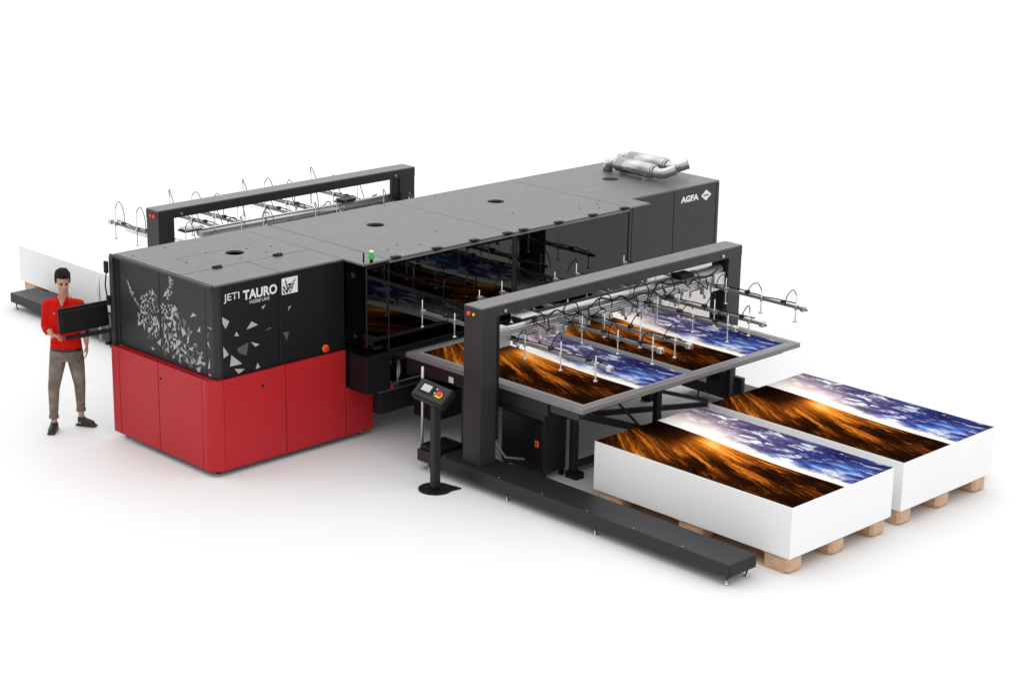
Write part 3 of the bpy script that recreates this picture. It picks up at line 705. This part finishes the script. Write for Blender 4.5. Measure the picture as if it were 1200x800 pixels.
# ------------------------------------------------------------------ pallets and stacks
def pallet(x0, x1, y0, y1, lab):
    p = thing('pallet', lab, 'pallet', ((x0+x1)/2, (y0+y1)/2, 0), 'wooden pallets under the sheet stacks')
    w = .22; a, c, d, e = x0+.03, x1-.03, y0+.03, y1-.03
    for xx in (a, (a+c)/2-w/2, c-w):
        for k, yy in enumerate((d, (d+e)/2-.15, e-.30)):
            ch = .03
            bm = BM(); prism(bm, [(xx+ch, yy, .020), (xx+w-ch, yy, .020), (xx+w, yy+ch, .020), (xx+w, yy+.30-ch, .020), (xx+w-ch, yy+.30, .020), (xx+ch, yy+.30, .020), (xx, yy+.30-ch, .020), (xx, yy+ch, .020)], (0, 0, .120))
            obj('block', bm, 'wood', p)
        obj('bottom_board', B(xx+.003, xx+w-.003, d+.05, e-.05, .0, .019, bev=.002, seg=1), 'wood', p)
    for yy in (d, (d+e)/2-.15, e-.30): obj('stringer_board', B(a, c, yy+.002, yy+.298, .1405, .1505, bev=.002, seg=1), 'wood', p)
    n = 9; ww = (c-a)/n
    for k in range(n): obj('deck_board', B(a+k*ww+.012*(k > 0), a+(k+1)*ww-.012*(k < n-1), d, e,   .1515, .164, bev=.002, seg=1), 'wood', p)
    return p
def stack(x0, x1, y0, y1, z1, lab, printed, grp):
    t = thing('sheet_stack', lab, 'stack of sheets', ((x0+x1)/2, (y0+y1)/2, .166), grp)
    obj('sheet_block', B(x0, x1, y0, y1, .166, z1-.003, bev=.0015, seg=1), 'white', t)
    if printed: print_sheet('top_sheet', x0+.004, x1-.004, y1-.004, y0+.004, z1-.0025, t)
    return t
g1 = 'printed sheet stacks on pallets'; g2 = 'blank sheet stacks behind the printer'
stack(2.357, 3.933, -5.479, -3.045, .667, 'white stack topped with a sunset print, next to the long black base beam', True, g1)
stack(4.105, 5.696, -5.472, -3.050, .667, 'white stack topped with a sunset print, farther right and away from the black beam', True, g1)
stack(2.36, 3.89, 5.12, 7.567, .654, 'blank white stack behind the man in red, its left end in view', False, g2)
stack(4.05, 5.62, 5.12, 7.567, .654, 'blank white stack seen behind and through the rear gantry', False, g2)
pallet(2.357, 3.933, -5.479, -3.045, 'light wooden pallet under the printed stack next to the black base beam')
pallet(4.105, 5.696, -5.472, -3.050, 'light wooden pallet under the farther right printed stack')
pallet(2.36, 3.89, 5.12, 7.567, 'wooden pallet under the blank stack behind the man in red')
pallet(4.05, 5.62, 5.12, 7.567, 'wooden pallet under the blank stack behind the rear gantry')

# ------------------------------------------------------------------ control pedestal and cabinet
pb = Vector((1.475, -1.695, 0))
T = thing('control_pedestal', 'black control pedestal with tilted button panel on a round base', 'control stand', pb)
bm = BM(); pts = []
for k in range(25):
    a = PI*.30+(2*PI-PI*.42)*k/24; pts.append((pb.x+.17*math.cos(a+PI*.06-.9), pb.y+.17*math.sin(a+PI*.06-.9), 0))
pts.append((pb.x+.20, pb.y-.17, 0)); prism(bm, pts, (0, 0, .016)); obj('base_plate', bm, 'rubber', T)
obj('column', B(1.425, 1.525, -1.725, -1.665, .016, .97, bev=.012), 'black_soft', T)
pn = Vector((-.62, -.18, .77)).normalized(); pl = Vector((.04, -1, -.02)); pl = (pl-pn*pl.dot(pn)).normalized(); pu = pn.cross(pl)
if pu.z < 0: pu = -pu
pc = Vector((1.45, -1.665, 1.03))
obj('head_box', obb(BM(), pc-pn*.045, pl*.205, pu*.105, pn*.045, .008), 'rubber', T)
fc = obj('control_face', obb(BM(), pc+pn*.003, pl*.19, pu*.092, pn*.003, .002), 'black_soft', T)
def onp(a, c, h): return pc+pl*a+pu*c+pn*h
obj('screen_bezel', obb(BM(), onp(-.065, .012, .009), pl*.085, pu*.060, pn*.003, .002), 'rubber', T)
obj('touch_screen', obb(BM(), onp(-.070, .014, .0130), pl*.055, pu*.038, pn*.001), 'screen', T)
obj('button_base', tube(BM(), [onp(.105, -.008, .006), onp(.105, -.008, .016)], .036, 20), 'yellow', T)
obj('emergency_button', tube(BM(), [onp(.105, .0, .016), onp(.105, .0, .036), onp(.105, .0, .044)], [.020, .027, .018], 20), 'redplastic', T)
for k, mm in enumerate(('letter', 'black_soft', 'letter', 'yellow')):
    obj('button', tube(BM(), [onp(.045+.02*(k % 2), .045-.025*k, .006), onp(.045+.02*(k % 2), .045-.025*k, .014)], .008, 12), mm, T)

Cb = thing('control_cabinet', 'black electrical cabinet with an orange switch standing under the output table', 'cabinet', (2.6, -2.0, 0))
obj('housing', B(2.437, 2.77, -2.272, -1.66, .07, .66, bev=.008), 'black_soft', Cb)
cdoor = obj('door', B(2.424, 2.435, -2.255, -1.675, .09, .64, bev=.004), 'black', Cb)
obj('switch_plate', B(2.418, 2.4235, -2.215, -2.16, .355, .425, bev=.002), 'orange', cdoor)
obj('switch_knob', B(2.408, 2.4175, -2.198, -2.178, .37, .41, bev=.003), 'redplastic', cdoor)
for y in (-2.24, -1.70):
    for x in (2.47, 2.74): obj('foot', B(x-.02, x+.02, y-.02, y+.02, 0, .069), 'rubber', Cb)

# ------------------------------------------------------------------ the person
# local frame: +x is image right, -y points to the camera, origin between the feet
PR = thing('person', 'man with short black hair in red shirt and taupe jeans, working behind the monitor', 'person', (-.217, 2.318, 0))
PR.rotation_euler = (0, 0, math.radians(-45))
def ring_loft(bm, rings, seg=20):
    """rings: (x, y, z, rx, ry) horizontal ellipses"""
    R = []
    for (x, y, z, rx, ry) in rings:
        R.append([bm.verts.new((x+rx*math.cos(2*PI*k/seg), y+ry*math.sin(2*PI*k/seg), z)) for k in range(seg)])
    for A, Bq in zip(R, R[1:]):
        for k in range(seg): bm.faces.new((A[k], A[(k+1) % seg], Bq[(k+1) % seg], Bq[k]))
    bm.faces.new(R[0][::-1]); bm.faces.new(R[-1])
def ell(bm, c, r, rot=0):
    mtx = Matrix.Translation(c) @ Matrix.Rotation(rot, 4, 'Z') @ Matrix.Diagonal((*r, 1))
    bmesh.ops.create_uvsphere(bm, u_segments=20, v_segments=14, radius=1, matrix=mtx)
def fused(name, bm, mat, parent, vox=.007, smooth=4, post=None):
    bmesh.ops.recalc_face_normals(bm, faces=bm.faces)
    me = bpy.data.meshes.new(name); bm.to_mesh(me); bm.free()
    tmp = bpy.data.objects.new(name, me); COL.objects.link(tmp)
    rm = tmp.modifiers.new('r', 'REMESH'); rm.mode = 'VOXEL'; rm.voxel_size = vox
    sm = tmp.modifiers.new('s', 'SMOOTH'); sm.iterations = smooth; sm.factor = .5
    bpy.context.view_layer.update()
    m2 = bpy.data.meshes.new_from_object(tmp.evaluated_get(bpy.context.evaluated_depsgraph_get()))
    bpy.data.objects.remove(tmp)
    for p in m2.polygons: p.use_smooth = True
    m2.materials.clear()
    for q_ in (mat if isinstance(mat, list) else [mat]): m2.materials.append(MT[q_])
    if post: post(m2)
    o = bpy.data.objects.new(name, m2); COL.objects.link(o); o.parent = parent
    return o
# head frame: looks down and to the image right
hc = Vector((-.008, -.015, 1.655)); hrot = Matrix.Rotation(math.radians(22), 3, 'Z') @ Matrix.Rotation(math.radians(14), 3, 'X')
def hp_(x, y, z): return tuple(hc+hrot @ Vector((x, y, z)))
def hell(bm, c, r):
    mtx = Matrix.Translation(hp_(*c)) @ hrot.to_4x4() @ Matrix.Diagonal((*r, 1))
    bmesh.ops.create_uvsphere(bm, u_segments=24, v_segments=16, radius=1, matrix=mtx)
def hand(bm, wrist, d, n, s=1, curl=.3, thumb=1):
    """wrist point, finger direction d, palm normal n"""
    wrist, d, n = Vector(wrist), Vector(d).normalized(), Vector(n).normalized(); sd = d.cross(n).normalized()
    obb(bm, wrist+d*.045, d*.05, sd*.038, n*.013, .012)
    for k, (o_, L) in enumerate(((-.030, .070), (-.010, .082), (.010, .076), (.029, .058))):
        p0 = wrist+d*.085+sd*o_; dd = (d+n*curl).normalized(); p1 = p0+dd*L*.45; dd = (d+n*curl*2.6).normalized(); p2 = p1+dd*L*.32; dd = (d+n*curl*4.2).normalized(); p3 = p2+dd*L*.25
        tube(bm, [p0-d*.02, p0, p1, p2, p3], [.010, .010, .009, .008, .006], 8)
    p0 = wrist+d*.02-sd*.034*thumb
    tube(bm, [p0, p0+d*.03-sd*.022*thumb+n*.01, p0+d*.06-sd*.028*thumb+n*.02], [.013, .011, .008], 8)
bm = BM()
hell(bm, (0, .018, .035), (.074, .094, .090)); hell(bm, (0, -.022, -.035), (.058, .066, .082)); hell(bm, (0, -.055, -.085), (.030, .030, .028))
tube(bm, [hp_(0, -.088, .012), hp_(0, -.106, -.022), hp_(0, -.098, -.034)], [.008, .015, .012], 10)
for sx in (-1, 1):
    hell(bm, (sx*.076, .012, -.005), (.010, .020, .032)); hell(bm, (sx*.036, -.066, -.028), (.022, .018, .020)); hell(bm, (sx*.030, -.082, .022), (.024, .010, .008))
hell(bm, (0, -.084, -.058), (.022, .010, .010))
tube(bm, [hp_(0, .02, -.06), (-.012, .02, 1.50), (-.015, .02, 1.43)], [.055, .055, .062], 16)
# trunk under the clothes, arms and legs
ring_loft(bm, [(-.015, .02, .80, .14, .10), (-.012, .02, .95, .14, .095), (-.015, .02, 1.10, .13, .085), (-.02, .02, 1.30, .15, .10), (-.02, .02, 1.42, .14, .08), (-.018, .02, 1.47, .07, .06)])
SHL, ELL_, WRL = (-.175, .01, 1.41), (-.215, .02, 1.15), (-.120, -.15, 1.105)
SHR, ELR, WRR = (.135, .02, 1.41), (.185, .06, 1.15), (.205, .04, .95)
tube(bm, [SHL, ELL_], [.045, .036], 14); tube(bm, [ELL_, (-.165, -.06, 1.125), WRL], [.040, .038, .024], 14)
tube(bm, [SHR, ELR], [.045, .036], 14); tube(bm, [ELR, (.197, .05, 1.06), WRR], [.038, .036, .023], 14)
hand(bm, WRL, (.85, -.5, -.05), (0, -.2, -1), curl=.35)
hand(bm, WRR, (.02, -.08, -1), (-1, -.1, 0), curl=.22)
HL, KL, AL = (-.105, .02, .86), (-.15, -.05, .48), (-.162, -.07, .08)
HR, KR, AR = (.075, .03, .86), (.112, .035, .50), (.092, .13, .08)
for a, k, e in ((HL, KL, AL), (HR, KR, AR)):
    tube(bm, [a, k, e], [.07, .038, .032], 14)
ell(bm, (-.162, -.12, .045), (.036, .10, .03)); ell(bm, (.14, .10, .045), (.09, .036, .03))
body = fused('body', bm, 'skin', PR, .006, 3)
# eyes, brows, mouth: children of the body
def hpart(name, c, r, mat):
    bm = BM(); hell(bm, c, r)
    for f in bm.faces: f.smooth = True
    me = bpy.data.meshes.new(name); bm.to_mesh(me); bm.free(); me.materials.append(MT[mat])
    o = bpy.data.objects.new(name, me); COL.objects.link(o); o.parent = PR
for sx in (-1, 1):
    hpart('eye', (sx*.030, -.082, .006), (.012, .008, .005), 'eye'); hpart('eyebrow', (sx*.031, -.0885, .023), (.021, .006, .0048), 'hair')
hpart('mouth', (0, -.0885, -.060), (.021, .008, .005), 'lip')
# hair
bm = BM(); hell(bm, (0, .034, .050), (.083, .092, .090)); hell(bm, (0, -.018, .092), (.072, .064, .042)); hell(bm, (.028, -.054, .092), (.046, .038, .028)); hell(bm, (-.034, -.046, .092), (.038, .034, .022))
for sx in (-1, 1): hell(bm, (sx*.074, .004, .030), (.011, .026, .046))
hell(bm, (0, .075, -.01), (.062, .050, .06))
# cut away below the hairline
for _ in range(60):
    a = random.uniform(0, 2*PI); q_ = math.sqrt(random.random()); hell(bm, (.070*q_*math.cos(a), .012+.082*q_*math.sin(a), .078+.050*(1-q_*q_)**.5), (random.uniform(.012, .022), .024, random.uniform(.010, .022)))
fused('hair', bm, 'hair', PR, .005, 1)
# shirt
bm = BM()
ring_loft(bm, [(-.012, .02, .915, .172, .118), (-.012, .02, .95, .170, .116), (-.012, .015, 1.05, .160, .108), (-.016, .015, 1.18, .168, .112), (-.02, .02, 1.30, .180, .122), (-.02, .02, 1.39, .178, .110), (-.018, .02, 1.435, .140, .092), (-.016, .02, 1.468, .080, .070)], 28)
def bump_tube(pts, rad, n=5):
    tube(bm, pts, rad, 16)
bump_tube([(-.145, .02, 1.405), SHL, (-.20, .015, 1.28), ELL_, (-.190, -.035, 1.132), (-.165, -.075, 1.12)], [.060, .068, .062, .058, .056, .052])
bump_tube([(.105, .02, 1.405), SHR, (.165, .04, 1.28), ELR, (.192, .055, 1.09)], [.060, .066, .060, .056, .052])
for k in range(26):   # folds
    z = random.uniform(.95, 1.35); a = random.uniform(-2.1, -.9); x = -.015+.16*math.cos(a); y = .015+.108*math.sin(a)
    tube(bm, [(x, y, z), (x+random.uniform(-.07, .07), y-.006, z+random.uniform(-.05, .09))], [.013, .007], 6)
for k in range(10):
    t = random.random(); p = Vector(SHL).lerp(Vector(ELL_), t); tube(bm, [p+Vector((-.05, -.03, 0)), p+Vector((.04, -.05, .03))], .014, 6)
fused('shirt', bm, 'shirt', PR, .008, 3)
# collar with open placket showing skin
bm = BM()
for sx in (-1, 1):
    prism(bm, [(-.016+sx*.012, -.088, 1.395), (-.016+sx*.058, -.070, 1.445), (-.016+sx*.070, -.010, 1.490), (-.016+sx*.050, -.040, 1.500), (-.016+sx*.030, -.075, 1.455)], (0, -.014, .004))
obj_c = fused('collar', bm, 'shirt', PR, .006, 1)
bm = BM(); tube(bm, [(-.016, -.070, 1.372), (-.016, -.062, 1.42), (-.014, -.048, 1.468)], [.010, .030, .040], 12)
fused('open_neckline', bm, 'skin', PR, .006, 2)
bm = BM(); ell(bm, (-.095, -.098, 1.325), (.006, .004, .006)); me_ = bpy.data.meshes.new('shirt_button'); bm.to_mesh(me_); bm.free(); me_.materials.append(MT['letter'])
o_ = bpy.data.objects.new('shirt_button', me_); COL.objects.link(o_); o_.parent = PR
# trousers
bm = BM()
ring_loft(bm, [(-.013, .02, .78, .150, .110), (-.012, .02, .86, .172, .120), (-.012, .02, .93, .166, .113), (-.012, .02, .955, .162, .110)], 26)
tube(bm, [(-.095, .02, .88), (-.115, .0, .72), KL, (-.155, -.055, .36), (-.162, -.065, .17)], [.096, .086, .063, .056, .046], 18)
tube(bm, [(.070, .03, .88), (.090, .03, .72), KR, (.104, .07, .38), (.094, .12, .19)], [.096, .086, .062, .055, .045], 18)
for (p, r_) in (((-.162, -.066, .175), .054), ((.094, .118, .200), .053)):
    tube(bm, [p, (p[0], p[1], p[2]-.035)], r_, 18)
for k in range(40):
    A_, B_ = random.choice(((Vector(HL), Vector(KL)), (Vector(KL), Vector((-.162, -.065, .17))), (Vector(HR), Vector(KR)), (Vector(KR), Vector((.094, .12, .19)))))
    p = A_.lerp(B_, random.random()); r_ = .054
    tube(bm, [p+Vector((-r_*.8, -r_*.55, 0)), p+Vector((0, -r_*1.02, random.uniform(-.02, .02))), p+Vector((r_*.8, -r_*.5, random.uniform(-.01, .04)))], .008, 6)
fused('jeans', bm, 'jeans', PR, .008, 2)
bm = BM(); ring_loft(bm, [(-.012, .018, .892, .1735, .1225), (-.012, .018, .925, .1725, .1215)], 30)
fused('belt', bm, 'belt', PR, .008, 1)
# shoes
bm = BM(); tube(bm, [(-.162, -.045, .05), (-.163, -.10, .05), (-.166, -.19, .034), (-.167, -.225, .028)], [.044, .046, .040, .024], 16)
tube(bm, [(-.162, -.065, .05), (-.162, -.070, .10)], [.046, .040], 16); box(bm, -.208, -.122, -.235, -.005, 0, .022, bev=.008)
fused('shoe', bm, 'shoe', PR, .007, 2)
bm = BM(); tube(bm, [(.072, .125, .05), (.13, .105, .05), (.21, .085, .034), (.245, .078, .028)], [.044, .046, .040, .024], 16)
tube(bm, [(.092, .125, .05), (.092, .128, .10)], [.046, .040], 16); obb(bm, (.15, .10, .011), (.112, -.030, 0), (.011, .040, 0), (0, 0, .011), .006)
fused('shoe', bm, 'shoe', PR, .007, 2)
